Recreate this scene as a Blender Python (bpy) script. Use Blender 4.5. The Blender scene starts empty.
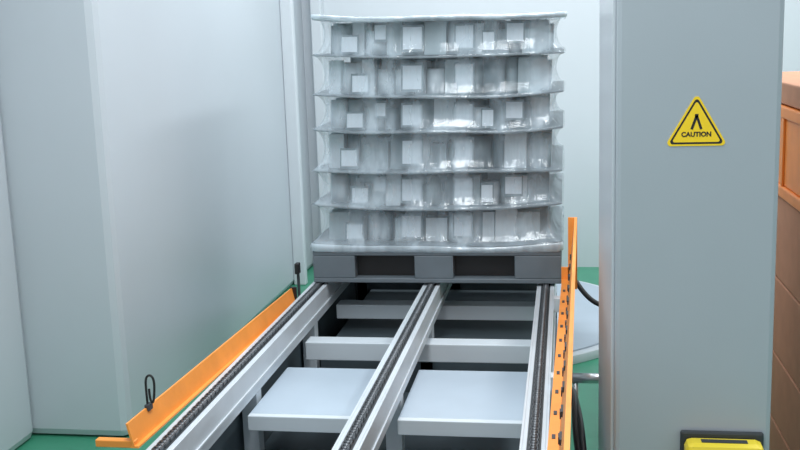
import bpy, bmesh, math, random
from mathutils import Vector, Matrix, noise
random.seed(11)
scene=bpy.context.scene
scene.view_settings.view_transform='Standard'

def lin(c):
    c=c/255.
    return c/12.92 if c<=.04045 else ((c+.055)/1.055)**2.4
def rgb(r,g,b): return (lin(r),lin(g),lin(b),1)

def mat(name,col,rough=.5,metal=0.,var=.06,scale=6.,bump=0.,spec=.5,alpha=1.,bscale=None):
    m=bpy.data.materials.new(name);m.use_nodes=True
    nt=m.node_tree;N=nt.nodes;L=nt.links
    b=N['Principled BSDF']
    tc=N.new('ShaderNodeTexCoord');nz=N.new('ShaderNodeTexNoise')
    nz.inputs['Scale'].default_value=scale;nz.inputs['Detail'].default_value=4
    L.new(tc.outputs['Object'],nz.inputs['Vector'])
    cr=N.new('ShaderNodeValToRGB')
    c=rgb(*col)
    cr.color_ramp.elements[0].color=tuple(x*(1-var) for x in c[:3])+(1,)
    cr.color_ramp.elements[1].color=tuple(min(1,x*(1+var)) for x in c[:3])+(1,)
    cr.color_ramp.elements[0].position=.3;cr.color_ramp.elements[1].position=.7
    L.new(nz.outputs['Fac'],cr.inputs['Fac']);L.new(cr.outputs['Color'],b.inputs['Base Color'])
    b.inputs['Roughness'].default_value=rough;b.inputs['Metallic'].default_value=metal
    b.inputs['Specular IOR Level'].default_value=spec
    b.inputs['Alpha'].default_value=alpha
    if bump:
        n2=N.new('ShaderNodeTexNoise');n2.inputs['Scale'].default_value=bscale or scale*8
        L.new(tc.outputs['Object'],n2.inputs['Vector'])
        bp=N.new('ShaderNodeBump');bp.inputs['Strength'].default_value=bump;bp.inputs['Distance'].default_value=.01
        L.new(n2.outputs['Fac'],bp.inputs['Height']);L.new(bp.outputs['Normal'],b.inputs['Normal'])
    return m

M=dict(
 wall=mat('painted_panel_grey',(190,197,203),.3,var=.02,scale=1.5),
 backw=mat('painted_back_wall',(208,214,219),.5,var=.02,scale=1.2),
 floor=mat('green_epoxy',(62,142,112),.35,var=.1,scale=3),
 col=mat('cabinet_grey_paint',(166,174,181),.5,var=.02,scale=3,bump=.02,bscale=150),
 alu=mat('anodised_aluminium',(202,210,216),.4,.15,var=.04,scale=8),
 white=mat('light_steel_paint',(200,209,215),.45,var=.03),
 deck=mat('deck_blue_grey',(170,184,196),.45,var=.03),
 dark=mat('dark_steel',(50,56,60),.6,var=.15),
 guide=mat('guide_strip_plastic',(78,84,88),.6,var=.1),
 under_shade=mat('underside_shade_dark',(74,86,92),.6,var=.12),  # dark tone standing in for shade beneath the conveyor
 chain=mat('chain_steel',(96,100,104),.35,.6,var=.25,scale=60),
 orange=mat('orange_paint',(238,150,62),.5,var=.08,scale=9,bump=.05),
 orange2=mat('orange_crate_plastic',(244,146,60),.45,var=.06,scale=9),
 black=mat('black_rubber',(20,20,22),.5,var=.2),
 pallet=mat('grey_plastic',(98,108,115),.5,var=.08,scale=10),
 sheet=mat('layer_pad_plastic',(104,114,120),.35,var=.08),
 bott=mat('white_goods_plastic',(198,210,217),.4,var=.05),
 bottd=mat('grey_goods_plastic',(112,127,134),.4,var=.08),
 bottm=mat('green_grey_goods_plastic',(156,172,178),.4,var=.06),
 label=mat('white_label',(204,215,223),.5,var=.04),
 yellow=mat('safety_yellow',(250,208,20),.4,var=.04),
 yel2=mat('yellow_enclosure',(226,204,50),.4,var=.05),
 red=mat('red_button',(200,30,25),.35),
 steel=mat('bright_steel',(200,204,208),.3,.8),
 carton=mat('brown_cardboard',(190,138,108),.8,var=.06,scale=12),
)

def link(o,parent=None):
    scene.collection.objects.link(o)
    if parent: o.parent=parent
    return o
def empty(name,loc=(0,0,0)):
    e=bpy.data.objects.new(name,None);e.empty_display_size=.1;link(e);return e
def new(name,bm,ms,parent=None,bevel=0,smooth=False):
    me=bpy.data.meshes.new(name)
    bmesh.ops.recalc_face_normals(bm,faces=bm.faces)
    bm.to_mesh(me);bm.free()
    for m in (ms if isinstance(ms,(list,tuple)) else [ms]): me.materials.append(M[m] if isinstance(m,str) else m)
    if smooth:
        for p in me.polygons:p.use_smooth=True
    o=bpy.data.objects.new(name,me);link(o,parent)
    if bevel:
        md=o.modifiers.new('bevel','BEVEL');md.width=bevel;md.segments=2;md.limit_method='ANGLE'
    return o
def bx(bm,x0,x1,y0,y1,z0,z1,mi=0):
    vs=[bm.verts.new((x,y,z)) for x in(x0,x1) for y in(y0,y1) for z in(z0,z1)]
    for f in ((0,1,3,2),(4,6,7,5),(0,4,5,1),(2,3,7,6),(0,2,6,4),(1,5,7,3)):
        fc=bm.faces.new([vs[i] for i in f]);fc.material_index=mi
    return vs
def box(name,b,m,parent=None,bevel=.002):
    bm=bmesh.new();bx(bm,*b);return new(name,bm,m,parent,bevel)
def boxes(name,bl,m,parent=None,bevel=.002):
    bm=bmesh.new()
    for b in bl: bx(bm,*b)
    return new(name,bm,m,parent,bevel)
def cyl(bm,c,r,h,axis='Z',seg=20,mi=0,r2=None):
    r2=r if r2 is None else r2
    a=[];b=[]
    for i in range(seg):
        t=2*math.pi*i/seg;ca,sa=math.cos(t),math.sin(t)
        if axis=='Z': p=(c[0]+r*ca,c[1]+r*sa,c[2]);q=(c[0]+r2*ca,c[1]+r2*sa,c[2]+h)
        elif axis=='Y': p=(c[0]+r*ca,c[1],c[2]+r*sa);q=(c[0]+r2*ca,c[1]+h,c[2]+r2*sa)
        else: p=(c[0],c[1]+r*ca,c[2]+r*sa);q=(c[0]+h,c[1]+r2*ca,c[2]+r2*sa)
        a.append(bm.verts.new(p));b.append(bm.verts.new(q))
    for i in range(seg):
        j=(i+1)%seg
        f=bm.faces.new((a[i],a[j],b[j],b[i]));f.material_index=mi;f.smooth=True
    f=bm.faces.new(a);f.material_index=mi
    f=bm.faces.new(b);f.material_index=mi
    return a+b
def tube(name,pts,r,m,parent=None,cyclic=False):
    cu=bpy.data.curves.new(name,'CURVE');cu.dimensions='3D';cu.bevel_depth=r;cu.bevel_resolution=3
    s=cu.splines.new('NURBS');s.points.add(len(pts)-1)
    for i,p in enumerate(pts): s.points[i].co=(*p,1)
    s.use_endpoint_u=True;s.order_u=3;s.use_cyclic_u=cyclic
    cu.materials.append(M[m]);o=bpy.data.objects.new(name,cu);return link(o,parent)

# ---------------- room
HW=3.6
box('floor',(-4.5,4.5,-1,8,-.1,0),'floor',bevel=0)
box('wall_back',(-1.885,4.5,7.4,7.5,0,HW),'backw',bevel=0)
bm=bmesh.new()
bx(bm,-2.45,-2.32,-1,4.0,0,HW);
bx(bm,-2.45,-1.885,4.0,7.5,0,HW)
new('wall_left',bm,'wall',bevel=.04)
box('wall_right',(3.4,3.5,-1,7.5,0,HW),'backw',bevel=0)
boxes('trim_1',[(-1.885,-1.80,6.8,6.86,0,HW),(-1.80,-1.72,7.3,7.4,0,HW)],'backw',bevel=.008)

# ---------------- machine column
c=empty('machine_column')
box('body',(.12,.497,2.5,3.55,0,HW-.2),'col',c,.012)
boxes('edge_strip',[(.112,.12,2.53,3.5,0.02,HW-.25)],'wall',c,.002)
box('plinth',(.10,.52,2.48,3.57,0,.06),'dark',c)

# ---------------- warning sign
s=empty('warning_sign')
def tri(name,cx,cz,R,y,m,rad=.012,t=.0015):
    bm=bmesh.new();pts=[]
    for k in range(3):
        a=math.pi/2+k*2*math.pi/3
        ccx=cx+(R-2*rad)*math.cos(a);ccz=cz+(R-2*rad)*math.sin(a)
        for j in range(7):
            b=a-math.pi/3+j*(2*math.pi/3)/6
            pts.append((ccx+rad*math.cos(b),ccz+rad*math.sin(b)))
    v=[bm.verts.new((x,y,z)) for x,z in pts];f=bm.faces.new(v)
    r=bmesh.ops.extrude_face_region(bm,geom=[f])
    for e in r['geom']:
        if isinstance(e,bmesh.types.BMVert): e.co.y-=t
    return new(name,bm,m,s)
scx,scz=.305,1.462
tri('yellow_plate',scx,scz,.083,2.5,'yellow',.008)
tri('black_border',scx,scz,.074,2.4985,'black',.006,.0004)
tri('yellow_field',scx,scz,.065,2.4981,'yellow',.004,.0004)
def text(name,body,size,x,z,y,m,parent,w=1.,off=.0006):
    cu=bpy.data.curves.new(name,'FONT');cu.body=body;cu.size=size;cu.align_x='CENTER';cu.extrude=.0003;cu.offset=off
    cu.materials.append(M[m]);o=bpy.data.objects.new(name,cu);o.location=(x,y,z);o.rotation_euler=(math.pi/2,0,0);o.scale=(w,1,1)
    return link(o,parent)
bm=bmesh.new()
def bar(bm,x0,z0,x1,z1,w,y=2.4977,t=.0005):
    dx,dz=x1-x0,z1-z0;l=math.hypot(dx,dz);nx_,nz_=-dz/l*w/2,dx/l*w/2
    q=[(x0+nx_,z0+nz_),(x1+nx_,z1+nz_),(x1-nx_,z1-nz_),(x0-nx_,z0-nz_)]
    a=[bm.verts.new((p[0],y,p[1])) for p in q];b=[bm.verts.new((p[0],y-t,p[1])) for p in q]
    for i in range(4): bm.faces.new((a[i],a[(i+1)%4],b[(i+1)%4],b[i]))
    bm.faces.new(a);bm.faces.new(b)
bar(bm,scx,scz+.030,scx-.011,scz-.002,.006);bar(bm,scx,scz+.030,scx+.011,scz-.002,.006)
bar(bm,scx-.004,scz+.030,scx+.004,scz+.030,.008)
new('pictogram',bm,'black',s)
text('caption','CAUTION',.0155,scx,scz-.019,2.4974,'black',s,.98,.0006)

# ---------------- emergency stop box
e=empty('emergency_stop_box')
box('back_flange',(.280,.479,2.485,2.5,.55,.712),'dark',e,.006)
box('housing',(.287,.472,2.42,2.487,.56,.702),'yel2',e,.018)
box('lid_band',(.305,.454,2.412,2.422,.575,.690),'dark',e,.004)
box('lid',(.312,.447,2.400,2.414,.585,.682),'yel2',e,.004)
box('label_plate',(.325,.434,2.44,2.46,.702,.704),'dark',e,.001)
bm=bmesh.new();cyl(bm,(.38,2.36,.62),.014,.045,'Y');cyl(bm,(.38,2.35,.62),.028,.018,'Y',r2=.024)
new('mushroom_button',bm,'red',e)

# ---------------- chain conveyor
k=empty('chain_conveyor')
Y0,Y1=1.6,5.75
rails=(-1.15,-.615,-.09)
for i,X in enumerate(rails):
    bl=[(X-.032,X+.032,Y0,Y1,.43,.545),(X+.032,X+.040,Y0,Y1,.44,.558),(X-.040,X-.032,Y0,Y1,.44,.558),
        (X+.040,X+.046,Y0,Y1,.475,.485),(X+.020,X+.032,Y0,Y1,.545,.558),(X-.032,X-.020,Y0,Y1,.545,.558)]
    boxes('rail_profile_%d'%(i+1),bl,'alu',k,.0015)
    box('chain_guide_%d'%(i+1),(X-.020,X+.020,Y0,Y1,.545,.5565),'dark',k,0)
    bm=bmesh.new();y=Y0;n=0
    while y<Y1:
        o_=.002 if n%2 else 0
        for sx in(-.013+o_,.010-o_): bx(bm,X+sx,X+sx+.003,y-.002,y+.022,.556,.570)
        cyl(bm,(X-.010,y,.563),.0075,.020,'X',8)
        y+=.020;n+=1
    new('drive_chain_%d'%(i+1),bm,'chain',k)
legs=[]
for X in rails:
    for y in (2.35,3.45,4.35,5.6):
        legs.append((X-.03,X+.03,y,y+.06,0,.43))
boxes('legs',legs,'white',k,.003)
beams=[(-1.11,-.13,2.35,2.41,.33,.39),(-1.11,-.13,4.13,4.22,.335,.415),(-1.11,-.13,4.75,4.85,.345,.415)]
boxes('cross_beams',beams,'white',k,.004)
boxes('deck_plates',[(-1.11,-.655,3.33,3.84,.385,.40),(-.575,-.13,3.33,3.84,.385,.40)],'deck',k,.003)
boxes('deck_front_rail',[(-1.11,-.655,3.30,3.33,.345,.40),(-.575,-.13,3.30,3.33,.345,.40)],'white',k,.003)
boxes('underside_shade_fill',[(-1.19,-.05,2.0,5.7,0.03,.12),(-1.1,-.13,4.35,5.6,.12,.28),(-1.19,-.05,5.60,5.66,.12,.44),  # added dark blocks that darken the gaps below the rails like shade
   (-1.205,-1.192,2.0,5.7,0.0,.43)],'under_shade',k,.004)

# left guard
g=empty('side_guard')
bm=bmesh.new()
def quadbar(bm,sec0,sec1):
    a=[bm.verts.new(p) for p in sec0];b=[bm.verts.new(p) for p in sec1];n=len(a)
    for i in range(n): bm.faces.new((a[i],a[(i+1)%n],b[(i+1)%n],b[i]))
    bm.faces.new(a);bm.faces.new(b)
def lg(y,z): return [(-1.211,y,z-.066),(-1.205,y,z-.066),(-1.220,y,z),(-1.226,y,z)]
quadbar(bm,lg(2.58,.650),lg(4.36,.595))
quadbar(bm,[(-1.216,2.58,.578),(-1.216,2.58,.584),(-1.192,2.58,.584),(-1.192,2.58,.578)],[(-1.216,4.36,.524),(-1.216,4.36,.530),(-1.192,4.36,.530),(-1.192,4.36,.524)])
new('orange_plate',bm,'orange',g)
boxes('brackets',[(-1.215,-1.192,y,y+.04,.44,.535) for y in(2.8,3.5,4.2)],'dark',g,.001)
box('end_cap',(-1.230,-1.200,4.36,4.375,.525,.60),'black',g)
boxes('outrigger_bracket',[(-1.325,-1.205,2.585,2.61,.575,.597)],'orange',g,.003)
# right guard
g2=empty('side_guard.001')
def gp(x,y,z): return (x+(y-1.9)*.0167,y,z)
bm=bmesh.new()
prof=[(-.062,.60),(-.062,.606),(-.032,.606),(-.006,.885),(.006,.885),(.006,.880),(.000,.880),(-.026,.60)]
ys=[1.9,4.52]
R=[[bm.verts.new(gp(x,y,z)) for x,z in prof] for y in ys]
n=len(prof)
for i in range(n): bm.faces.new((R[0][i],R[0][(i+1)%n],R[1][(i+1)%n],R[1][i]))
bm.faces.new(R[0]);bm.faces.new(R[1])
bx(bm,.010,.050,4.52,4.53,.56,.885);bx(bm,-.02,.03,4.52,4.53,.56,.66)
new('orange_plate',bm,'orange',g2)
bm=bmesh.new();y=2.1
while y<4.4:
    p0=gp(-.0195,y,.76)
    bx(bm,p0[0]-.0035,p0[0]+.003,y,y+.05,.75,.765)
    p0=gp(-.029,y+.09,.65)
    bx(bm,p0[0]-.0035,p0[0]+.003,y+.09,y+.12,.64,.66)
    bx(bm,gp(-.052,y,0)[0],gp(-.042,y,0)[0],y+.03,y+.06,.600,.608)
    y+=.18
new('slots',bm,'dark',g2)
boxes('brackets',[(-.05,-.015,y,y+.05,.54,.60) for y in(2.3,3.2,4.2)],'alu',g2)

# ---------------- pallet
P=empty('wrapped_pallet_load')
px0,px1,py0,py1=-1.17,-.02,4.57,5.57
Z0=.571
bl=[(px0,px1,py0,py1,Z0,Z0+.022),(px0,px1,py0,py1,.700,.728)]
xs=[(px0,-.97),(-.69,-.51),(-.23,px1)]
for a,b in xs:
    for c0,c1 in((py0,py0+.14),(py0+.43,py0+.57),(py1-.14,py1)): bl.append((a,b,c0,c1,Z0+.022,.700))
boxes('plastic_pallet',bl,'pallet',P,.004)
boxes('pocket_shade_fill',[(px0+.03,px1-.03,py0+.06,py1-.15,Z0+.023,.699)],'black',P,0)  # black filler, paints the shade inside the fork pockets
cxm,cym=(px0+px1)/2,(py0+py1)/2
def lean(x,y,z):
    """the stack narrows and settles a little to one side with height"""
    t=max(0,(z-.74)/1.05);u=(x-px0)/(px1-px0)
    return (x+t*(.050*(1-u)+.018*u),y,z-.022*t*u)
def lean_bm(vs):
    for v in vs: v.co=lean(*v.co)
zs=[.745,.917,1.088,1.270,1.430,1.612,1.782]
bm=bmesh.new()
for t in range(6):
    z0=zs[t]+.007;h=zs[t+1]-zs[t]-.018
    for j in range(8):
        x=px0+.06
        while x<px1-.10:
            w_=random.choice((.055,.07,.085,.10))
            if x+w_>px1-.05: break
            cx=x+w_/2;cy=py0+.125+j*.11+random.uniform(-.014,.014)
            mi=random.choice((0,0,0,1,1,2,2))
            hh=h*random.choice((1,1,.97,.9,.72))
            if random.random()<.5:
                bx(bm,cx-w_/2,cx+w_/2,cy-.04,cy+.04,z0,z0+hh,mi)
            else: cyl(bm,(cx,cy,z0),w_/2,hh,'Z',20,mi)
            x+=w_+random.choice((.002,.004,.012))
    for cx,wd,h0,h1 in ((-.71,.052,.1,.88),(-.47,.047,.12,.9),(-.98+.03*math.sin(t*2.1),.044,.04,.62),(-.24,.044,.3,.95),(-.86,.03,.4,.95),(-.36,.03,.05,.7)):
        y=py0+.060
        if (cx>-.8 and cx<-.4) or t%2 or cx<-.9:
            bx(bm,cx-wd,cx+wd,y,y+.006,z0+h*h0,z0+h*h1,1)
            bx(bm,cx-wd*.84,cx+wd*.84,y-.003,y,z0+h*(h0+.07),z0+h*(h1-.06),3)
lean_bm(bm.verts)
new('stacked_containers',bm,['bott','bottd','bottm','label'],P)
def rrect(x0,x1,y0,y1,r,m=80):
    pts=[]
    def seg(a,b,k):
        for i in range(k):
            t=i/k;pts.append((a[0]+(b[0]-a[0])*t,a[1]+(b[1]-a[1])*t))
    def arc(cx,cy,a0,k=8):
        for i in range(k):
            a=a0+math.pi/2*i/k;pts.append((cx+r*math.cos(a),cy+r*math.sin(a)))
    seg((x0+r,y0),(x1-r,y0),m);arc(x1-r,y0+r,-math.pi/2);seg((x1,y0+r),(x1,y1-r),m);arc(x1-r,y1-r,0)
    seg((x1-r,y1),(x0+r,y1),m);arc(x0+r,y1-r,math.pi/2);seg((x0,y1-r),(x0,y0+r),m);arc(x0+r,y0+r,math.pi)
    return pts
ring=rrect(px0,px1,py0,py1,.03)
def warp(x,y,t):
    u=abs(x-cxm)/.575
    a=(.010+.005*math.sin(t*2.3))*(.5 if t>5.5 else 1)
    return a*2.2*max(0,u-.5)**1.4*2 - .003*math.sin(x*7+y*5+t*1.7)-.003
bm=bmesh.new()
for t,z in enumerate(zs):
    inner=[(cxm+(x-cxm)*.6,cym+(y-cym)*.6) for x,y in ring]
    th=.007
    lo=[bm.verts.new((x,y,z+warp(x,y,t))) for x,y in ring];hi=[bm.verts.new((x,y,z+th+warp(x,y,t))) for x,y in ring]
    li=[bm.verts.new((x,y,z)) for x,y in inner];hi2=[bm.verts.new((x,y,z+th)) for x,y in inner]
    n=len(ring)
    for i in range(n):
        j=(i+1)%n
        bm.faces.new((lo[i],lo[j],hi[j],hi[i]));bm.faces.new((hi[i],hi[j],hi2[j],hi2[i]));bm.faces.new((lo[j],lo[i],li[i],li[j]))
    bm.faces.new(hi2);bm.faces.new(li[::-1])
lean_bm(bm.verts)
new('layer_pads',bm,'sheet',P)
# film
def film(name,amin,amax,rough=.08,bstr=.3):
    fm=bpy.data.materials.new(name);fm.use_nodes=True
    nt=fm.node_tree;N=nt.nodes;L=nt.links
    b=N['Principled BSDF'];b.inputs['Base Color'].default_value=rgb(208,224,234);b.inputs['Roughness'].default_value=rough
    b.inputs['Specular IOR Level'].default_value=1.
    tc=N.new('ShaderNodeTexCoord');mp=N.new('ShaderNodeMapping');mp.inputs['Scale'].default_value=(6,6,.7)
    nz=N.new('ShaderNodeTexNoise');nz.inputs['Scale'].default_value=2.0;nz.inputs['Detail'].default_value=4
    L.new(tc.outputs['Object'],mp.inputs['Vector']);L.new(mp.outputs['Vector'],nz.inputs['Vector'])
    mr=N.new('ShaderNodeMapRange');mr.inputs['From Min'].default_value=.38;mr.inputs['From Max'].default_value=.64
    mr.inputs['To Min'].default_value=amin;mr.inputs['To Max'].default_value=amax
    L.new(nz.outputs['Fac'],mr.inputs['Value']);L.new(mr.outputs['Result'],b.inputs['Alpha'])
    n3=N.new('ShaderNodeTexNoise');n3.inputs['Scale'].default_value=3;n3.inputs['Detail'].default_value=2
    m3=N.new('ShaderNodeMapping');m3.inputs['Scale'].default_value=(1.2,1.2,6)
    L.new(tc.outputs['Object'],m3.inputs['Vector']);L.new(m3.outputs['Vector'],n3.inputs['Vector'])
    ad=N.new('ShaderNodeMath');ad.operation='ADD';L.new(nz.outputs['Fac'],ad.inputs[0]);L.new(n3.outputs['Fac'],ad.inputs[1])
    bp=N.new('ShaderNodeBump');bp.inputs['Strength'].default_value=bstr;bp.inputs['Distance'].default_value=.02
    L.new(ad.outputs[0],bp.inputs['Height']);L.new(bp.outputs['Normal'],b.inputs['Normal'])
    return fm
fm=film('stretch_film',.12,.46);fm2=film('stretch_film_gathered',.5,.8,.16,.4)
bm=bmesh.new();rows=[];mi=[]
def addrow(z,off,t,wz=1,g=0,wob=0.):
    row=[]
    for x,y in ring:
        dx,dy=x-cxm,y-cym
        nn=noise.noise(Vector((x*6,y*6,z*3)))*.009
        o=off+nn*(1 if off<-.002 else .25)
        if wob: o+=wob*noise.noise(Vector((x*25,y*25,3)));
        zz=z+(wob*noise.noise(Vector((x*14,y*14,7))) if wob else 0)
        sx=1+o/.58;sy=1+o/.5
        row.append(bm.verts.new(lean(cxm+dx*sx,cym+dy*sy,zz+warp(x,y,t)*wz)))
    rows.append(row);mi.append(g)
for z,o in((.716,.003),(.722,.010),(.746,.011)): addrow(z,o,0,.3,1,.003)
K=16
for t in range(6):
    dz=zs[t+1]-zs[t]
    for q in range(K):
        u=q/K
        d_=.050*(math.sin(math.pi*u)**.5)
        addrow(zs[t]+.004+dz*u,.008-d_,t*(1-u)+(t+1)*u,1,0)
addrow(zs[6]-.012,.004,6,1,1,.003);addrow(zs[6]+.000,.010,6,1,1,.004);addrow(zs[6]+.010,.010,6,1,1,.004);addrow(zs[6]+.014,.002,6,1,1,.004);addrow(zs[6]+.012,-.05,6,1,1)
for ri,(a,b_) in enumerate(zip(rows,rows[1:])):
    n=len(a)
    for i in range(n):
        j=(i+1)%n;fc=bm.faces.new((a[i],a[j],b_[j],b_[i]));fc.material_index=1 if (mi[ri] ) else 0
new('stretch_film',bm,[fm,fm2],P,smooth=True)

# ---------------- turntable
t=empty('turntable')
bm=bmesh.new();cyl(bm,(-.6,5.98,0.0),1.05,.05,'Z',96);new('disc',bm,'white',t,.004)
bm=bmesh.new();cyl(bm,(-.6,5.98,.05),1.0,.012,'Z',96);new('top_plate',bm,'deck',t,.004)

h=empty('photo_sensor')
box('post',(-1.222,-1.210,4.46,4.472,0,.66),'dark',h);box('head',(-1.226,-1.206,4.44,4.48,.64,.69),'black',h,.004)
hk=empty('latch_hook')
tube('loop',[(-1.222,2.73,.645),(-1.224,2.73,.70),(-1.222,2.73,.735),(-1.208,2.73,.745),(-1.196,2.73,.73),(-1.198,2.73,.69),(-1.204,2.73,.655),(-1.214,2.73,.665),(-1.214,2.73,.70)],.0035,'black',hk)
box('clip',(-1.227,-1.212,2.715,2.745,.635,.655),'dark',hk)
for i,pts in enumerate(([(0.02,3.7,.38),(.03,3.4,.47),(.03,3.1,.42),(.08,2.9,.22),(.11,2.8,.02)],[(.05,4.9,.5),(.1,4.8,.44),(.2,4.75,.41),(.4,4.7,.4)])):
    tube('rubber_hose' if i==0 else 'rubber_hose.001',pts,.012,'black')
tube('rubber_hose.002',[(0.03,3.9,.30),(.05,3.5,.36),(.06,3.2,.3),(.10,3.0,.12),(.11,2.95,.02)],.010,'black')
bm=bmesh.new();cyl(bm,(.02,4.3,.22),.022,.18,'X');cyl(bm,(.20,4.3,.22),.014,.1,'X');cyl(bm,(.04,4.3,0),.012,.22,'Z');new('pneumatic_fitting',bm,'steel')

# right cartons
cs=empty('carton_stack')
bl=[(.75,1.35,3.2,4.6,z0,z1-.004) for z0,z1 in((.0,.27),(.27,.52),(.52,.80),(.80,1.10),(1.42,1.5))]
boxes('cartons',bl,'carton',cs,.006)
boxes('orange_crate',[(.74,1.36,3.22,4.55,1.10,1.14),(.74,1.36,3.22,4.55,1.375,1.416),(.75,1.35,3.25,4.5,1.14,1.375)],'orange2',cs,.006)
boxes('crate_ribs',[(.742,.75,y,y+.03,1.14,1.375) for y in(3.3,3.7,4.1,4.5)],'orange2',cs,.002)

def area(name,loc,sx,sy,power,rot=(0,0,0),col=(1,1,1)):
    l=bpy.data.lights.new(name,'AREA');l.shape='RECTANGLE';l.size=sx;l.size_y=sy;l.energy=power;l.color=col
    o=bpy.data.objects.new(name,l);o.location=loc;o.rotation_euler=rot;return link(o)
cl=(.94,.975,1)
area('ceiling_lamp',(-.5,2.2,3.5),.5,3,88,col=cl)
area('ceiling_lamp.001',(1.6,4.5,3.5),.5,3,78,col=cl)
area('ceiling_lamp.002',(-.6,5.8,3.5),1.6,.4,55,col=cl)
w=bpy.data.worlds.new('world');scene.world=w;w.use_nodes=True
w.node_tree.nodes['Background'].inputs[0].default_value=(.88,.94,1,1);w.node_tree.nodes['Background'].inputs[1].default_value=.86

# camera
f=1026.;p=math.radians(10.46);s_=math.radians(9.33);H=1.7;r=math.radians(1.9)
F=Vector((-math.sin(s_)*math.cos(p),math.cos(s_)*math.cos(p),-math.sin(p)))
R0=Vector((math.cos(s_),math.sin(s_),0));U0=R0.cross(F)
Rv=R0*math.cos(r)-U0*math.sin(r);Uv=R0*math.sin(r)+U0*math.cos(r)
cd=bpy.data.cameras.new('camera');cd.sensor_width=36;cd.lens=36*f/800
co=bpy.data.objects.new('camera',cd);link(co)
mw=Matrix((Rv,Uv,-F)).transposed().to_4x4();mw.translation=(0,0,H);co.matrix_world=mw
scene.camera=co
